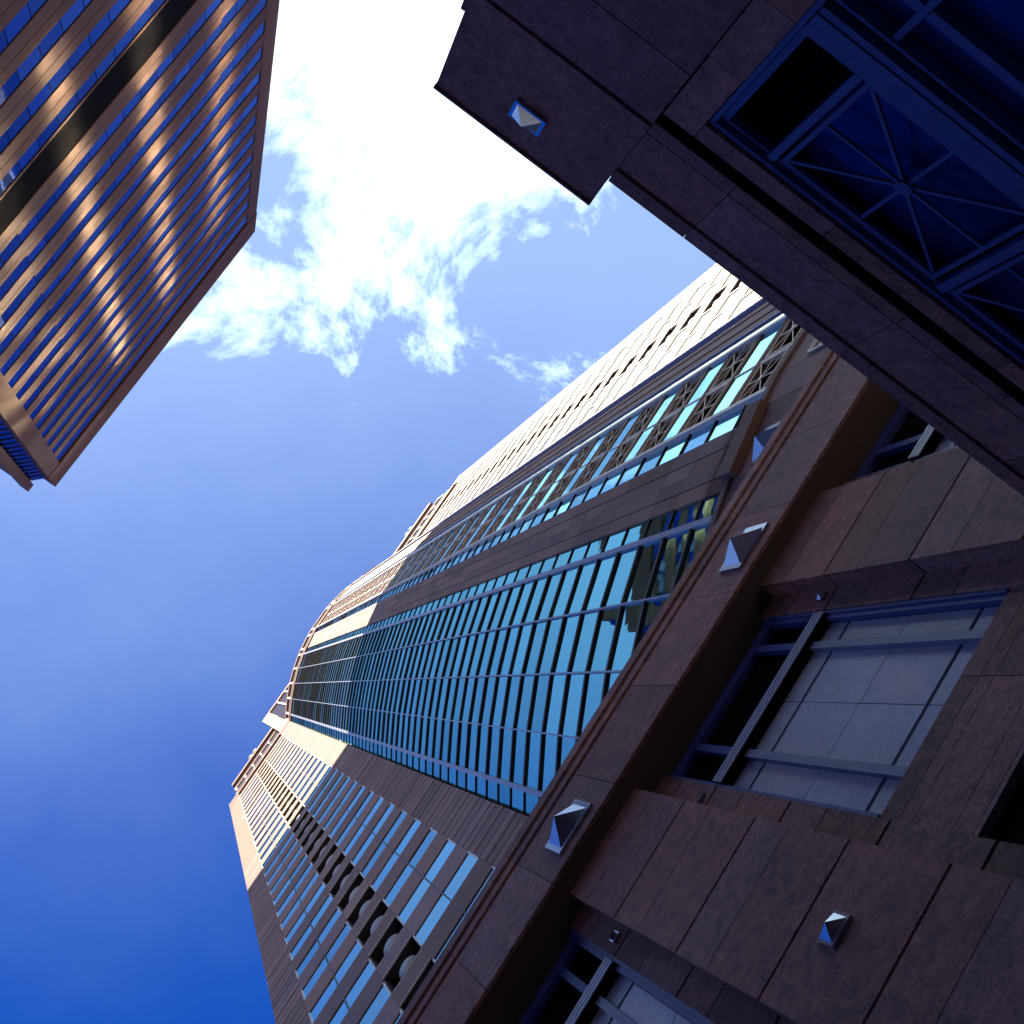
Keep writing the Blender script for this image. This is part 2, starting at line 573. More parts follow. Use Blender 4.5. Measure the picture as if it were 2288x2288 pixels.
def bar3(mb, a, b, w, d0, d1, frame):
    """bar between two points (s, z) of a wall frame(s, d, z) -> world"""
    ds, dzz = b[0] - a[0], b[1] - a[1]
    L = math.hypot(ds, dzz)
    ps, pz = -dzz / L * w / 2, ds / L * w / 2
    v = []
    for d in (d0, d1):
        for s, zz in ((a[0] + ps, a[1] + pz), (b[0] + ps, b[1] + pz), (b[0] - ps, b[1] - pz), (a[0] - ps, a[1] - pz)):
            v.append(frame(s, d, zz))
    mb.raw(v, [(0, 1, 2, 3), (7, 6, 5, 4), (0, 4, 5, 1), (1, 5, 6, 2), (2, 6, 7, 3), (3, 7, 4, 0)])


def star(s0, s1, z0, z1, w, d0, d1, frame, hub):
    mb = MB()
    cs, cz_ = (s0 + s1) / 2, (z0 + z1) / 2
    h = w / 2
    bar3(mb, (s0, z0 + h), (s1, z0 + h), w, d0, d1, frame)
    bar3(mb, (s0, z1 - h), (s1, z1 - h), w, d0, d1, frame)
    bar3(mb, (s0 + h, z0 + w), (s0 + h, z1 - w), w, d0, d1, frame)
    bar3(mb, (s1 - h, z0 + w), (s1 - h, z1 - w), w, d0, d1, frame)
    e = (d1 - d0) * 0.2
    for ts, tz in ((s0 + w, z0 + w), (s0 + w, z1 - w), (s1 - w, z0 + w), (s1 - w, z1 - w),
                   (cs, z0 + w), (cs, z1 - w), (s0 + w, cz_), (s1 - w, cz_)):
        L = math.hypot(ts - cs, tz - cz_)
        k = hub * 0.7 / L
        bar3(mb, (cs + (ts - cs) * k, cz_ + (tz - cz_) * k), (ts, tz), w * 0.75, d0 + e, d1 - e, frame)
    # octagonal hub
    pts = [(cs + hub * math.cos(math.pi / 8 + i * math.pi / 4), cz_ + hub * math.sin(math.pi / 8 + i * math.pi / 4)) for i in range(8)]
    v = [frame(s, d0 - e, zz) for s, zz in pts] + [frame(s, d1 + e, zz) for s, zz in pts]
    mb.raw(v, [tuple(range(8)), tuple(range(15, 7, -1))] + [((i + 1) % 8, i, 8 + i, 8 + (i + 1) % 8) for i in range(8)])
    return mb


fr_y = lambda y: (lambda s, d, z: (s, y - d, z + EYE))          # wall facing -y
fr_x = lambda x: (lambda s, d, z: (x - d, s, z + EYE))          # wall facing -x
LZ0 = 29.45                                                        # top of the lowest glass band
nfl = int((Z_TOP - LZ0) / FL)
band_g = MB().box(xa, xb, yL - 0.02, yL + 0.05, -1.45, 0.0).mesh("glass_band", WINGGLASS)
dark = MB().box(xa, xb, yL + 0.26, yL + 0.29, 0.0, FL - 1.45).mesh("recess_panel", DARKGLASS)
sill = MB().box(xa, xb, yL - 0.05, yL + 0.16, 0.002, 0.16).box(xa, xb, yL - 0.02, yL + 0.16, 0.165, 0.30).mesh("sill", TGRAN)
head = MB().box(xa, xb, yL - 0.05, yL + 0.16, FL - 1.75, FL - 1.455).box(xa, xb, yL - 0.02, yL + 0.16, FL - 1.9, FL - 1.76).mesh("lintel", TGRAN)
post = MB().box(xm - 0.03, xm + 0.03, yL - 0.04, yL + 0.1, -1.45, FL - 1.46).mesh("centre_post", CREAM)
lat = [star(xa, xm - 0.08, 0.32, FL - 1.92, 0.036, 0.02, 0.05, fr_y(yL), 0.09).mesh("star_lattice", CREAM),
       star(xm + 0.08, xb, 0.32, FL - 1.92, 0.036, 0.02, 0.05, fr_y(yL), 0.09).mesh("star_lattice", CREAM)]
for k in range(nfl):
    z = LZ0 + k * FL
    place("glass_band", band_g, bay, z)
    place("recess_panel", dark, bay, z)
    place("sill", sill, bay, z)
    place("lintel", head, bay, z)
    place("centre_post", post, bay, z)
    for m_ in lat:
        place("star_lattice", m_, bay, z)

# stud and vent lattice on the curved plinth


def stud_mesh(s0, s1, z0, z1, h, frame):
    """rectangular plate with a low four-sided pyramid"""
    mb = MB()
    t = 0.10 * (s1 - s0)
    p = 0.05
    q = [(s0, z0), (s1, z0), (s1, z1), (s0, z1)]
    r = [(s0 + t, z0 + t), (s1 - t, z0 + t), (s1 - t, z1 - t), (s0 + t, z1 - t)]
    c = ((s0 + s1) / 2, (z0 + z1) / 2)
    v = [frame(s, 0.0, zz) for s, zz in q] + [frame(s, p, zz) for s, zz in q] + [frame(s, p, zz) for s, zz in r] + [frame(c[0], p + h, c[1])]
    f = [(i, (i + 1) % 4, 4 + (i + 1) % 4, 4 + i) for i in range(4)]
    f += [(4 + i, 4 + (i + 1) % 4, 8 + (i + 1) % 4, 8 + i) for i in range(4)]
    f += [(8 + i, 8 + (i + 1) % 4, 12) for i in range(4)]
    mb.raw(v, f)
    return mb


def facet_frame(P, Q, d0):
    L = math.hypot(Q[0] - P[0], Q[1] - P[1])
    ux, uy = (Q[0] - P[0]) / L, (Q[1] - P[1]) / L
    nx, ny = uy, -ux
    return lambda s, d, z: (P[0] + ux * s + nx * (d0 + d), P[1] + uy * s + ny * (d0 + d), z + EYE)


ff = facet_frame(VL[6], VL[7], 0.30)
part("pyramid_stud", stud_mesh(0.15, 1.05, 25.95, 27.0, 0.30, ff), STEEL, bay)
ff = facet_frame(VL[7], VR[0], 0.30)
part("vent_panel", star(0.1, 1.5, 25.6, 26.6, 0.05, 0.01, 0.06, facet_frame(VL[8], VR[0], 0.30), 0.1), CREAM, bay)

# wings ---------------------------------------------------------------
W_TOP = 161.5


def mirror(x):
    return 2 * CX - x


def wing(flip):
    X = (lambda x: mirror(x)) if flip else (lambda x: x)

    def sl(mb, xa_, xb_, d0, d1, z0, z1):
        a, b = sorted((X(xa_), X(xb_)))
        return mb.box(a, b, YW - d1, YW - d0, z0, z1)
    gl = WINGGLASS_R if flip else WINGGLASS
    body = MB()
    sl(body, -9.38, 2.25, -20.0, -0.62, 20.0, W_TOP)
    w = part("wing", body, TCORE, tower)
    g_h, sp_h = 1.75, FL - 1.75
    groups = ((-7.69, -6.11, -6.05, -4.50), (-2.82, -1.19, -1.13, 0.43))
    me_p = []
    for a, b, c, d in groups:
        me_p.append(sl(MB(), a + 0.06, b, -0.09, -0.035, -g_h, 0).mesh("window_pane", gl))
        me_p.append(sl(MB(), c, d - 0.06, -0.09, -0.035, -g_h, 0).mesh("window_pane", gl))
    me_s = [sl(MB(), a, d, -0.6, 0.0, 0.004, sp_h - 0.004).mesh("spandrel", TGRAN) for a, b, c, d in groups]
    me_m = [sl(MB(), b + 0.004, c - 0.004, -0.3, 0.004, -g_h, sp_h).mesh("mullion", DARKBAR) for a, b, c, d in groups]
    me_e = [sl(MB(), a, a + 0.055, -0.3, 0.008, -g_h + 0.005, -0.005).mesh("window_jamb", LIGHTMETAL) for a, b, c, d in groups] + \
           [sl(MB(), d - 0.055, d, -0.3, 0.008, -g_h + 0.005, -0.005).mesh("window_jamb", LIGHTMETAL) for a, b, c, d in groups]
    # niche column with a ball on each storey
    n0, n1 = -4.49, -2.83
    nsp = MB()
    sl(nsp, n0, n1, -0.04, 0.0, 0.055, 1.645)
    me_ns = nsp.mesh("niche_spandrel", TGRAN)
    me_l0 = sl(MB(), n0, n1, -0.03, 0.012, 0.0, 0.05).mesh("niche_trim", CREAM)
    me_l1 = sl(MB(), n0, n1, -0.03, 0.012, 1.65, 1.70).mesh("niche_trim", CREAM)
    me_np = sl(MB(), n0, n1, -0.615, -0.58, 1.705, FL - 0.005).mesh("niche_panel", DARKGLASS)
    lining = MB()  # dark colour stands in for the shade on niche sides and soffit
    sl(lining, n0, n1, -0.6, -0.045, 0.01, 1.69)
    sl(lining, n0 - 0.003, n0 + 0.03, -0.6, -0.045, 1.692, FL)
    sl(lining, n1 - 0.03, n1 + 0.003, -0.6, -0.045, 1.692, FL)
    me_nl = lining.mesh("niche_lining", DARKBAR)
    # ball
    bx = (X(n0) + X(n1)) / 2
    vs, fs = [], []
    nu, nv, r = 14, 9, 0.44
    for j in range(nv + 1):
        ph = math.pi * j / nv
        for i in range(nu):
            th = 2 * math.pi * i / nu
            vs.append((bx + r * math.sin(ph) * math.cos(th), YW + 0.33 + r * 0.5 * math.sin(ph) * math.sin(th), 3.18 + r * math.cos(ph) + EYE))
    for j in range(nv):
        for i in range(nu):
            fs.append((j * nu + i, (j + 1) * nu + i, (j + 1) * nu + (i + 1) % nu, j * nu + (i + 1) % nu))
    me_b = MB().raw(vs, fs).mesh("ball_ornament", BALL)
    for p in me_b.polygons:
        p.use_smooth = True
    z = 53.3 - FL * 6
    while z + sp_h < W_TOP:
        for m_ in me_p:
            place("window_pane", m_, w, z)
        for m_ in me_s:
            place("spandrel", m_, w, z)
        for m_ in me_m:
            place("mullion", m_, w, z)
        for m_ in me_e:
            place("window_jamb", m_, w, z)
        zn = z + 0.35
        place("niche_spandrel", me_ns, w, zn)
        place("niche_trim", me_l0, w, zn)
        place("niche_trim", me_l1, w, zn)
        place("niche_panel", me_np, w, zn)
        place("ball_ornament", me_b, w, zn)
        place("niche_lining", me_nl, w, zn)
        z += FL
    # reeded granite strips at both ends: courses one by one, the farthest joined
    hs_ = (0.62, 0.40, 0.40, 0.62, 0.36, 0.52, 0.36, 0.65)
    for a, b, nm in ((-9.38, -7.70, "edge_course"), (0.44, 2.24, "inner_course")):
        cache = {}
        rest = MB()
        z, i = 24.0, 0
        cnt = 0
        while z < W_TOP:
            h = hs_[i % 8]
            dp = (0.0, -0.03, 0.01, -0.02)[i % 4]
            if cnt < 140 and z > 36 and not flip:
                key = (i % 8)
                if key not in cache:
                    cache[key] = sl(MB(), a, b, -0.6, dp * 0.5, 0.015, h - 0.015).mesh(nm, TGRAN)
                place(nm, cache[key], w, z)
                cnt += 1
            else:
                sl(rest, a, b, -0.6, dp * 0.5, z + 0.015, z + h - 0.015)
            z += h
            i += 1
        part(nm + "s", rest, TGRAN, w, kind="stuff")
    # attic above the wing
    at = MB()
    sl(at, -8.2, 2.2, -18.0, -0.5, W_TOP, 182.0)
    a_ = part("attic", at, TCORE, tower)
    for z0, z1, m_, d in ((W_TOP, W_TOP + 1.3, TGRAN, 0.05), (168.0, 169.2, DARKBAR, -0.2), (175.0, 176.2, TGRAN, -0.2), (181.0, 183.2, TGRAN, 0.0)):
        part("attic_band", sl(MB(), -8.25 if z0 > W_TOP else -9.4, 2.2, -0.49, d, z0, z1), m_, a_)
    part("attic_glazing", sl(MB(), -8.2, 2.0, -0.49, -0.3, W_TOP + 1.31, 180.99), ATTICGLASS, a_)
    for x in (-7.9, -6.08, -4.5, -2.84, -1.16):
        for z0, z1 in ((W_TOP + 2.2, 167.0), (170.5, 174.9)):
            part("attic_post", sl(MB(), x - 0.1, x + 0.1, -0.3, -0.15, z0, z1), LIGHTMETAL, a_)
    part("attic_pier", sl(MB(), 0.62, 2.2, -0.6, 0.06, W_TOP + 1.31, 186.0), TGRAN, a_)
    for x, zz in ((-4.1, 183.9), (-3.2, 183.9)):
        part("attic_ball", MB().raw([(vx - bx + X(x), vy - 0.3, vz - 3.18 + zz) for vx, vy, vz in vs], fs), BALL, a_)
    return w


wing(False)
wing(True)
cr = MB().box(0.7, 28.1, YW + 0.3, 40.0, 161.0, 212.0)
crown = part("crown", cr, TCORE, tower)
part("crown_cornice", MB().box(0.6, 28.2, YW, 40.1, 212.01, 215.0), TGRAN, crown)
part("crown_pier", MB().box(0.62, 2.3, YW, YW + 0.295, 186.01, 212.0), TGRAN, crown)
part("crown_pier", MB().box(26.5, 28.18, YW, YW + 0.295, 186.01, 212.0), TGRAN, crown)
part("crown_glazing", MB().box(2.35, 26.45, YW + 0.2, YW + 0.295, 170.0, 211.9), ATTICGLASS, crown)
for x in (4.2, 6.2, 8.2):
    part("crown_post", MB().box(x - 0.12, x + 0.12, YW + 0.02, YW + 0.195, 170.0, 211.9), LIGHTMETAL, crown)

# ------------------------------------------------------------------ the podium block
S = 6.2
podium = thing("podium_building", "dark red granite podium block with deep window bays and studded frieze, below the tower", "building", (6.0, 12.0, 0))
PW0, PW1, PS = 0.083, 0.381, 0.907
BOT = -EYE
body = MB().box(-20.0, 40.0, 1.2 * S, YW - 0.05, BOT, 3.6 * S)
pcore = part("podium_core", body, GRANITE_D, podium)
joints = [(3.26, 1), (3.113, 0), (2.895, 1), (2.733, 0), (2.50, 1), (2.341, 0), (2.106, 1), (1.792, 1), (1.639, 0), (1.42, 1), (1.26, 0), (1.03, 1), (0.87, 0), (0.64, 1), (0.48, 0), (0.25, 1), (BOT / S, 0)]
THICK, THIN = 0.028, 0.008


def courses():
    res = []
    for (a, ta), (b, tb) in zip(joints[:-1], joints[1:]):
        res.append((b * S + (THICK if tb else THIN), a * S - (0.0 if a == 3.26 else (THICK if ta else THIN))))
    return res


CRS = courses()
JD = 0.045 * S          # depth of the jamb behind the pier face
GD = 0.070 * S          # depth of the glass
JW = 0.066 * S
for k in range(-3, 4):
    x0, x1 = (PW0 + PS * k) * S, (PW1 + PS * k) * S
    pm = MB().box(x0 + 0.05, x1 - 0.05, S + 0.06, 1.2 * S, BOT, 3.26 * S)
    pier = part("pier", pm, GRANITE_D, podium)
    near = k in (-1, 0, 1)
    rest = MB()
    for (z0, z1) in CRS:
        tgt = z1 > 6.0 and near
        if tgt:
            o = part("granite_panel", MB().box(x0, x1, S, S + 0.06, z0, z1), GRANITE, pier)
            o = part("reveal_panel", MB().box(x0, x0 + 0.05, S + 0.062, S + JD, z0, z1), GRANITE, pier)
        else:
            rest.box(x0, x1, S, S + 0.06, z0, z1)
            rest.box(x0, x0 + 0.05, S + 0.062, S + JD, z0, z1)
        rest.box(x1 - 0.05, x1, S + 0.062, S + JD, z0, z1)
        # jambs on both sides, set back
        for a, b in ((x1, x1 + JW), (x0 - JW, x0)):
            if tgt:
                part("jamb_panel", MB().box(a, b, S + JD, S + JD + 0.08, z0 + 0.004, z1 - 0.004), GRANITE, pier)
            else:
                rest.box(a, b, S + JD, S + JD + 0.08, z0 + 0.004, z1 - 0.004)
    part("lower_panels", rest, GRANITE, pier, kind="stuff")
    part("jamb_core", MB().box(x1 - 0.04, x1 + JW, S + JD + 0.085, 1.2 * S - 0.01, BOT, 3.26 * S - 0.01).box(x0 - JW, x0 + 0.04, S + JD + 0.085, 1.2 * S - 0.01, BOT, 3.26 * S - 0.01), GRANITE_D, pier)
    xc = (x0 + x1) / 2
    part("pyramid_stud", stud_mesh(xc - 0.175, xc + 0.175, 1.963 * S, 2.017 * S, 0.10, fr_y(S)), STEEL, pier)
    for xs in (x1 + JW * 0.45, x0 - JW * 0.45):
        part("small_stud", stud_mesh(xs - 0.075, xs + 0.075, 2.925 * S, 2.952 * S, 0.05, fr_y(S + JD)), STEEL, pier)
    # window bay on the +x side of this pier
    a, b = x1 + JW, (PW0 + PS * (k + 1)) * S - JW
    yg = S + GD
    wb = MB().box(a - 0.02, b + 0.02, yg + 0.08, 1.2 * S - 0.02, BOT, 3.26 * S - 0.02)
    win = part("window_bay", wb, LOUVRE_SHADE, podium)
    # metal lining
    lin = MB().box(a, a + 0.05, S + JD + 0.02, yg + 0.05, 2.16 * S, 3.25 * S)
    part("frame_side", lin, BLUEMETAL, win)
    part("frame_side", MB().box(b - 0.05, b, S + JD + 0.02, yg + 0.05, 2.16 * S, 3.25 * S), BLUEMETAL, win)
    part("frame_lip", MB().box(b - 0.13, b - 0.052, S + JD + 0.05, yg + 0.05, 2.16 * S, 3.25 * S), BLUEMETAL, win)
    part("frame_head", MB().box(a + 0.055, b - 0.135, S + JD + 0.08, yg + 0.05, 3.20 * S, 3.25 * S), BLUEMETAL, win)
    # transom: three flat fillets on a deep beam
    tz0, tz1 = 2.876 * S, 2.928 * S
    yt = S + 0.04 * S
    tr = part("transom", MB().box(a + 0.055, b - 0.055, yt + 0.02, yg + 0.04, tz0, tz1), LOUVRE_SHADE, win)  # body coloured near black to put in the shade of its underside
    h3 = (tz1 - tz0) / 3
    for i in range(3):
        part("transom_fillet", MB().box(a + 0.06, b - 0.06, yt, yt + 0.018, tz0 + h3 * i + 0.012, tz0 + h3 * (i + 1) - 0.012), PALEBLUE, tr)
    # vertical bars in front of the panes
    bars = [a + 0.0965 * S, a + 0.385 * S]
    for bx_ in bars:
        part("glazing_bar", MB().box(bx_ - 0.06, bx_ + 0.06, yg - 0.09, yg + 0.02, 2.16 * S, tz0 - 0.005), DULLBLUE, win)
        part("glazing_bar", MB().box(bx_ - 0.06, bx_ + 0.06, yg - 0.09, yg + 0.02, tz1 + 0.005, 3.195 * S), BLUEMETAL, win)
    mid = a + 0.242 * S
    cols = [(a + 0.06, bars[0] - 0.065), (bars[0] + 0.065, mid - 0.006), (mid + 0.006, bars[1] - 0.065), (bars[1] + 0.065, b - 0.14)]
    rows = [(2.15 * S, 2.245 * S), (2.259 * S, 2.513 * S), (2.516 * S, 2.778 * S), (2.792 * S, 2.88 * S)]
    for c0, c1 in cols:
        for r0, r1 in rows:
            part("pale_pane", MB().box(c0, c1, yg, yg + 0.04, r0, r1), PALEPANEL, win)
        part("upper_pane", MB().box(c0, c1, yg + 0.02, yg + 0.05, tz1, 3.195 * S), DARKGLASS, win)
        part("lower_pane", MB().box(c0, c1, yg + 0.02, yg + 0.05, 0.5, 1.857 * S), DARKGLASS, win)
    # horizontal dark strips standing in for the shadow gaps between pane rows
    for zz in (2.252, 2.785):
        part("shadow_gap_strip", MB().box(a + 0.06, b - 0.14, yg + 0.041, yg + 0.06, zz * S - 0.05, zz * S + 0.05), LOUVRE_SHADE, win)
    # granite spandrel under the window
    sj = [1.857, 1.872, 1.93, 2.053, 2.097, 2.16]
    ys = S + 0.052 * S
    for z0, z1 in zip(sj[:-1], sj[1:]):
        for c0, c1 in ((a, mid + 0.3), (mid + 0.312, b)):
            part("spandrel_panel", MB().box(c0, c1, ys, ys + 0.1, z0 * S + 0.006, z1 * S - 0.006), GRANITE, win)
    part("spandrel_core", MB().box(a + 0.01, b - 0.01, ys + 0.101, yg + 0.07, 1.86 * S, 2.155 * S), GRANITE_D, win)

# frieze and cornice
YF = 0.95 * S
fz = MB().box(-19.5, 39.5, YF + 0.06, 1.25 * S, 3.262 * S, 3.63 * S)
frieze = part("frieze", fz, GRANITE_D, podium)
for k in range(-3, 4):
    e = [(PW0 + PS * k) * S, (PW1 + PS * k) * S, (PW1 + PS * k + 0.3045) * S, (PW0 + PS * (k + 1)) * S]
    for a, b in zip(e[:-1], e[1:]):
        part("frieze_panel", MB().box(a * 0.95 + 0.006, b * 0.95 - 0.006, YF, YF + 0.06, 3.26 * S, 3.628 * S), GRANITE, frieze)
    xc = (e[0] + e[1]) / 2 * 0.955
    part("pyramid_stud", stud_mesh(xc - 0.45, xc + 0.45, 3.49 * 0.95 * S, 3.645 * 0.95 * S, 0.26, fr_y(YF)), STEEL, frieze)
    for a, b in zip(e[:-1], e[1:]):
        part("cornice_block", MB().box(a * 0.95 + 0.004, b * 0.95 - 0.004, YF - 0.03, YF + 0.5, 3.642 * S, 3.69 * S), GRANITE, frieze)
        part("cornice_cap", MB().box(a * 0.95 + 0.004, b * 0.95 - 0.004, YF - 0.07, YF + 0.5, 3.703 * S, 3.765 * S), GRANITE, frieze)
part("cornice_core", MB().box(-19.4, 39.4, YF + 0.05, YF + 0.6, 3.631 * S, 3.755 * S), GRANITE_D, frieze)
part("podium_roof", MB().box(-19.0, 39.0, 1.24 * S, YW - 0.06, 3.601 * S, 3.64 * S), PAVING, podium)

# ------------------------------------------------------------------ the side wing (wall facing -x)
A = 6.2
sidew = thing("side_wing", "low dark wing with granite corner pier and blue star lattice windows, overhead on the right", "building", (11.0, 2.0, 0))
wc = part("wing_core", MB().box(1.10 * A, 2.6 * A, -0.255 * A, 0.985 * A, BOT, 1.95 * A), GRANITE_D, sidew)


def wx(mb, s0, s1, z0, z1, d0, d1):
    """box on the wall x = A: s along y (units of A), z in units of A, d outward in metres"""
    return mb.box(A - d1, A - d0, s0 * A, s1 * A, z0 * A, z1 * A)


# corner pier
cp = part("corner_pier", MB().box(A + 0.05, 1.5 * A, -0.262 * A, 0.046 * A, BOT, 2.07 * A), GRANITE_D, sidew)
pj = [2.085, 1.775, 1.613, 1.29, 1.13, 0.80, 0.64, 0.3, BOT / A]
for i, (b, a) in enumerate(zip(pj[:-1], pj[1:])):
    g0, g1 = (0.006 if i != 1 else 0.0022, 0.006 if i != 0 else 0.0022)
    part("granite_panel", wx(MB(), -0.265, 0.049, a + 0.0015, b - (0.0 if i == 0 else 0.0045 if i % 2 else 0.0015), -0.05, 0.0 if i else 0.02), GRANITE, cp)
    part("side_panel", MB().box(A + 0.052, 1.5 * A, 0.046 * A, 0.049 * A, a * A + 0.01, b * A - 0.02), GRANITE, cp)
    part("side_panel", MB().box(A + 0.052, 1.5 * A, -0.265 * A, -0.262 * A, a * A + 0.01, b * A - 0.02), GRANITE, cp)
part("pier_cap", MB().box(A - 0.05, 1.5 * A, -0.267 * A, 0.051 * A, 2.0855 * A, 2.093 * A), GRANITE, cp)
part("pier_lip", MB().box(A - 0.03, A + 0.3, -0.272 * A, -0.2652 * A, 1.0 * A, 1.835 * A), GRANITE, cp)
part("pyramid_stud", stud_mesh(-0.138 * A, -0.080 * A, 1.946 * A, 2.0 * A, 0.10, lambda s, d, z: (A - 0.02 - d, s, z + EYE)), STEEL, cp)
# beam over the windows
bm = part("beam", MB().box(A + 0.21, 1.4 * A, 0.05 * A, 0.99 * A, 1.745 * A, 1.9835 * A), GRANITE_D, sidew)
part("beam_backing", MB().box(A + 0.02, A + 0.2, 0.0495 * A, 0.985 * A, 1.757 * A, 1.9845 * A), LOUVRE_SHADE, bm)  # near-black backing paints the shadow in the groove above the lintel
ed = [0.0495, 0.20, 0.515, 0.83, 0.985]
for a, b in zip(ed[:-1], ed[1:]):
    part("beam_cap", wx(MB(), a + 0.0008, b - 0.0008, 1.942, 1.985, -0.019, 0.03), GRANITE, bm)
    part("beam_panel", wx(MB(), a + 0.0008, b - 0.0008, 1.802, 1.938, -0.018, 0.0), GRANITE, bm)
    part("beam_panel", wx(MB(), a + 0.0008, b - 0.0008, 1.765, 1.799, -0.018, 0.0), GRANITE, bm)
ed = [0.0515, 0.107, 0.34, 0.66, 0.985]
for a, b in zip(ed[:-1], ed[1:]):
    part("lintel_panel", wx(MB(), a + 0.0008, b - 0.0008, 1.697 if a > 0.1 else 1.56, 1.740, -0.2, -0.035), GRANITE, bm)
jp = MB()
part("jamb_panel", wx(MB(), 0.0515, 0.1075, 1.40, 1.5585, -0.2, -0.035), GRANITE, bm)
part("jamb_panel", wx(MB(), 0.0515, 0.1075, 1.10, 1.3985, -0.2, -0.035), GRANITE, bm)
part("jamb_panel", wx(MB(), 0.0515, 0.1075, 0.3, 1.0985, -0.2, -0.035), GRANITE, bm)
# window wall, a little behind the beam
KW = 1.018


def wk(mb, s0, s1, z0, z1, d0, d1):
    return wx(mb, s0 * KW, min(s1 * KW, 0.985), z0 * KW, z1 * KW, d0, d1)


ww = part("window_wall", wk(MB(), 0.105, 0.985, -0.2, 1.66, -0.45, -0.36), LOUVRE_SHADE, sidew)
dF0, dF1 = -0.16, -0.07
part("frame_rail", wk(MB(), 0.107, 0.985, 1.655, 1.664, dF0, dF1), BLUEMETAL, ww)
part("frame_rail", wk(MB(), 0.118, 0.985, 1.645, 1.6515, dF0 - 0.05, dF1 - 0.06), BLUEMETAL, ww)
part("frame_stile", wk(MB(), 0.107, 0.1145, 0.3, 1.6545, dF0, dF1), BLUEMETAL, ww)
part("frame_stile", wk(MB(), 0.1165, 0.127, 1.388, 1.6445, dF0 - 0.05, dF1 - 0.06), BLUEMETAL, ww)
part("frame_rail", wk(MB(), 0.1165, 0.985, 1.366, 1.3865, dF0, dF1), BLUEMETAL, ww)
part("frame_rail", wk(MB(), 0.1165, 0.985, 1.343, 1.3635, dF0, dF1 + 0.01), BLUEMETAL, ww)
part("frame_rail", wk(MB(), 0.1165, 0.985, 1.328, 1.3405, dF0, dF1), BLUEMETAL, ww)
part("frame_rail", wk(MB(), 0.1165, 0.985, 1.312, 1.318, dF0 - 0.1, dF1 - 0.05), BLUEMETAL, ww)
# louvre panel with thin upright blades
lv = part("louvre_panel", wk(MB(), 0.128, 0.195, 1.388, 1.644, -0.30, -0.28), LOUVRE_SHADE, ww)
for i in range(13):
    s_ = 0.1305 + i * 0.005
    part("louvre_blade", wk(MB(), s_, s_ + 0.0014, 1.392, 1.640, -0.275, -0.24), LOUVRE_SHADE, ww)
part("upright_bar", wk(MB(), 0.197, 0.2085, 1.388, 1.6445, dF0, dF1), BLUEMETAL, ww)
for s0 in (0.216, 0.514, 0.812):
    s1 = min(s0 + 0.268, 0.965)
    part("star_lattice", star(s0 * KW * A, s1 * KW * A, 1.394 * KW * A, 1.644 * KW * A, 0.046, -0.17, -0.12, fr_x(A), 0.085), BLUEMETAL, ww)
    part("backing_pane", wk(MB(), s0, s1, 1.392, 1.646, -0.32, -0.29), NAVYGLASS, ww)
    if s0 < 0.8:
        part("upright_bar", wk(MB(), s0 + 0.2755, s0 + 0.2895, 1.388, 1.6445, dF0, dF1), BLUEMETAL, ww)
# lower tier
for s0, s1 in ((0.118, 0.197), (0.208, 0.40), (0.41, 0.60), (0.61, 0.80), (0.81, 0.955)):
    part("lower_pane", wk(MB(), s0, s1, 1.256, 1.311, -0.30, -0.27), NAVYGLASS, ww)
    part("lower_pane", wk(MB(), s0, s1, 0.75, 1.236, -0.30, -0.27), NAVYGLASS, ww)
    part("lower_bar", wk(MB(), s1 + 0.0005, s1 + 0.0095, 0.75, 1.311, -0.30, -0.14), BLUEMETAL, ww)
    part("lower_transom", wk(MB(), s0, s1, 1.238, 1.254, -0.30, -0.14), BLUEMETAL, ww)

# ------------------------------------------------------------------ the striped tower across the street (wall facing +y)
B = 23.4
stripe = thing("striped_tower", "brown tower with bands of deep blue glass and a plain parapet, across the street", "tower", (25.0, -40.0, 0))
XL, XR = 0.335 * B, 1.757 * B
XLi, XRi = 0.408 * B, 1.688 * B
PITCH = 0.1715
scx = part("tower_core", MB().box(XL + 0.3, XR - 0.3, -B - 36.0, -B - 0.21, BOT, 5.9 * B), TCORE, stripe)


def wy(mb, x0, x1, z0, z1, d0, d1):
    """box on the wall y = -B facing +y; d outward"""
    return mb.box(x0, x1, -B + d0, -B + d1, z0, z1)


part("corner_strip", wy(MB(), XL, XLi, BOT, 5.713 * B, -0.9, 0.0), TERRA, stripe)
part("corner_strip", wy(MB(), XRi, XR, BOT, 5.713 * B, -0.9, 0.0), TERRA, stripe)
part("parapet", MB().box(XL - 0.02, XR + 0.02, -B - 36.0, -B + 0.06, 5.715 * B, 5.968 * B), TERRA, stripe)
part("end_wall", MB().box(XR - 0.32, XR, -B - 36.0, -B - 0.9, BOT, 5.714 * B), TERRA, stripe)
mull = [1.464 - 0.0691 * i for i in range(-2, 15)]
mull = [m for m in mull if m < 1.62]
xs = [XRi] + [m * B for m in mull] + [XLi]
xs = sorted(xs)
xs1, xs2 = 0.635 * B, 1.464 * B
g0 = 3.958 - PITCH * 24                      # a glass-top line near the street
panes = []
glassmesh = {}
nflo = 0
z = g0
levels = []
while z < 5.70:
    levels.append(z)
    z += PITCH
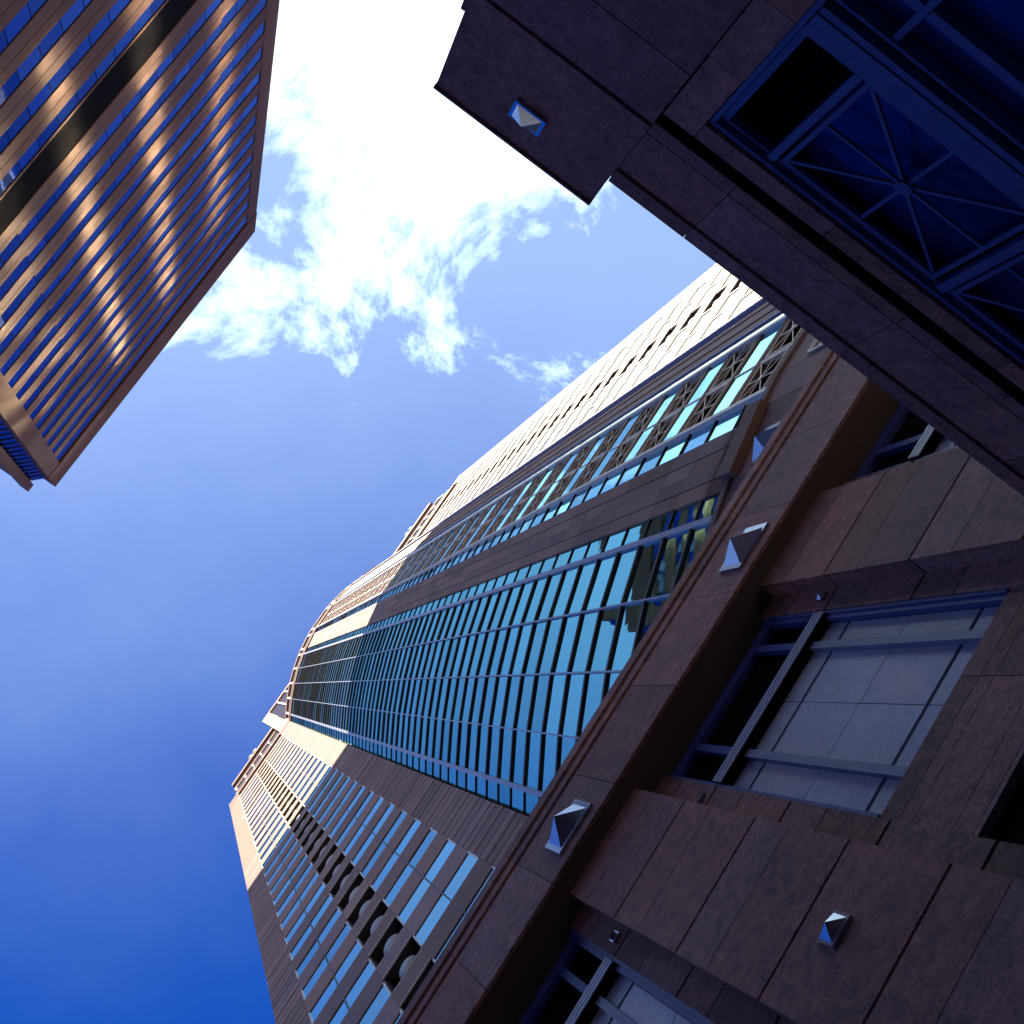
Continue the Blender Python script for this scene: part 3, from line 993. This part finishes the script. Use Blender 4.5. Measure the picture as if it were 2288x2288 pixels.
for zl in levels:
    zb = zl * B
    dark_floor = abs(zl - 3.10) < 0.03
    top_floor = zl + PITCH > 5.72
    if dark_floor:
        part("louvre_band", wy(MB(), XLi, XRi, (zl + 0.012) * B, (zl + PITCH) * B - 0.05, -0.205, -0.07), LOUVRE_SHADE, stripe)
        part("spandrel_band", wy(MB(), XLi, XRi, zb + 0.01, (zl + 0.012) * B - 0.004, -0.205, -0.02), TERRA, stripe)
        continue
    if top_floor:
        continue
    a1 = zl + 0.056
    part("spandrel_band", wy(MB(), XLi, XRi, zb + 0.02, a1 * B, -0.205, -0.02), TERRA, stripe)
    b0 = a1 + 0.0045
    part("sill_band", wy(MB(), XLi, XRi, b0 * B, (zl + 0.089) * B, -0.205, -0.03), TERRA, stripe)
    part("apron_band", wy(MB(), xs1, xs2, (zl + 0.0895) * B, (zl + 0.105) * B, -0.205, -0.032), TERRA, stripe)
    for x0, x1 in zip(xs[:-1], xs[1:]):
        tall = x1 <= xs1 + 0.1 or x0 >= xs2 - 0.1
        zz0 = (zl + (0.0895 if tall else 0.1055)) * B
        zz1 = (zl + PITCH) * B + 0.02
        panes.append((zl, x0, x1, zz0, zz1))
    for m_ in xs[1:-1]:
        pass
panes.sort(key=lambda p: abs(p[0] - 3.9) if p[0] > 2.0 else 9)
rest = MB()
mrest = MB()
for i, (zl, x0, x1, zz0, zz1) in enumerate(panes):
    if i < 300:
        key = (round(x0, 2), round(zz1 - zz0, 2))
        if key not in glassmesh:
            glassmesh[key] = wy(MB(), x0 + 0.03, x1 - 0.03, 0.0, zz1 - zz0, -0.20, -0.07).mesh("window_pane", BLUEGLASS)
        place("window_pane", glassmesh[key], scx, zz0)
    else:
        wy(rest, x0 + 0.03, x1 - 0.03, zz0, zz1, -0.20, -0.07)
    wy(mrest, x1 - 0.022, x1 + 0.022, zz0, zz1, -0.2, -0.066)
part("upper_panes", rest, BLUEGLASS, scx, kind="stuff")
part("window_mullions", mrest, LOUVRE_SHADE, scx, kind="stuff")
# set-back glazed corner and the next wing beyond it
HT = 5.968 * B
ch = part("corner_glazing", MB().hexa([(XL + 0.1, -B - 0.95), (XL + 0.1, -B - 9.0), (XL - 1.0, -B - 9.0), (XL - 1.0, -B - 2.0)], BOT, HT - 1.2), BLUEGLASS, stripe)
zz = 60.0
while zz < HT - 2:
    part("corner_bar", MB().slab((XL - 1.01, -B - 2.05), (XL + 0.09, -B - 0.95), -0.1, -0.045, zz, zz + 0.3) if False else MB().hexa([(XL + 0.06, -B - 0.90), (XL + 0.06, -B - 1.0), (XL - 1.04, -B - 2.0), (XL - 1.04, -B - 1.9)], zz, zz + 0.28), BLUEMETAL, ch)
    zz += PITCH * B / 2
bw = part("back_wing", MB().box(XL - 1.6, XL + 0.0, -B - 12.0, -B - 2.6, BOT, HT), TERRA, stripe)
part("back_wing_fin", MB().box(XL - 1.9, XL - 1.05, -B - 2.6, -B - 1.7, BOT, HT), TERRA, bw)

# ------------------------------------------------------------------ unseen blocks added to keep horizon light off the shaded walls
def added_neighbour(label, x0, x1, y0, y1, h, facing, mat, floors):
    t = thing("added_block", label, "building", ((x0 + x1) / 2, (y0 + y1) / 2, 0))
    top = h - EYE
    part("wall", MB().box(x0, x1, y0, y1, BOT, top), mat, t)
    part("cornice", MB().box(x0 - 0.3, x1 + 0.3, y0 - 0.3, y1 + 0.3, top + 0.01, top + 1.2), mat, t)
    fh = (h - 5.0) / floors
    n = int((x1 - x0) / 3.2)
    yf = y1 if facing > 0 else y0
    for k in range(floors):
        z0 = BOT + 5.0 + k * fh + 0.9
        for i in range(n):
            xx = x0 + (i + 0.5) * (x1 - x0) / n
            a, b = sorted((yf + facing * 0.02, yf + facing * 0.06))
            part("window", MB().box(xx - 0.9, xx + 0.9, a, b, z0, z0 + fh - 1.5), BLUEGLASS, t)


added_neighbour("unseen brown block added to cut horizon light, next to the striped tower", -46.0, 4.5, -48.0, -24.0, 46.0, 1, TERRA, 10)
added_neighbour("lower unseen granite block added to cut horizon light, along the podium side", -62.0, -24.0, 6.6, 36.0, 34.0, -1, TGRAN, 8)
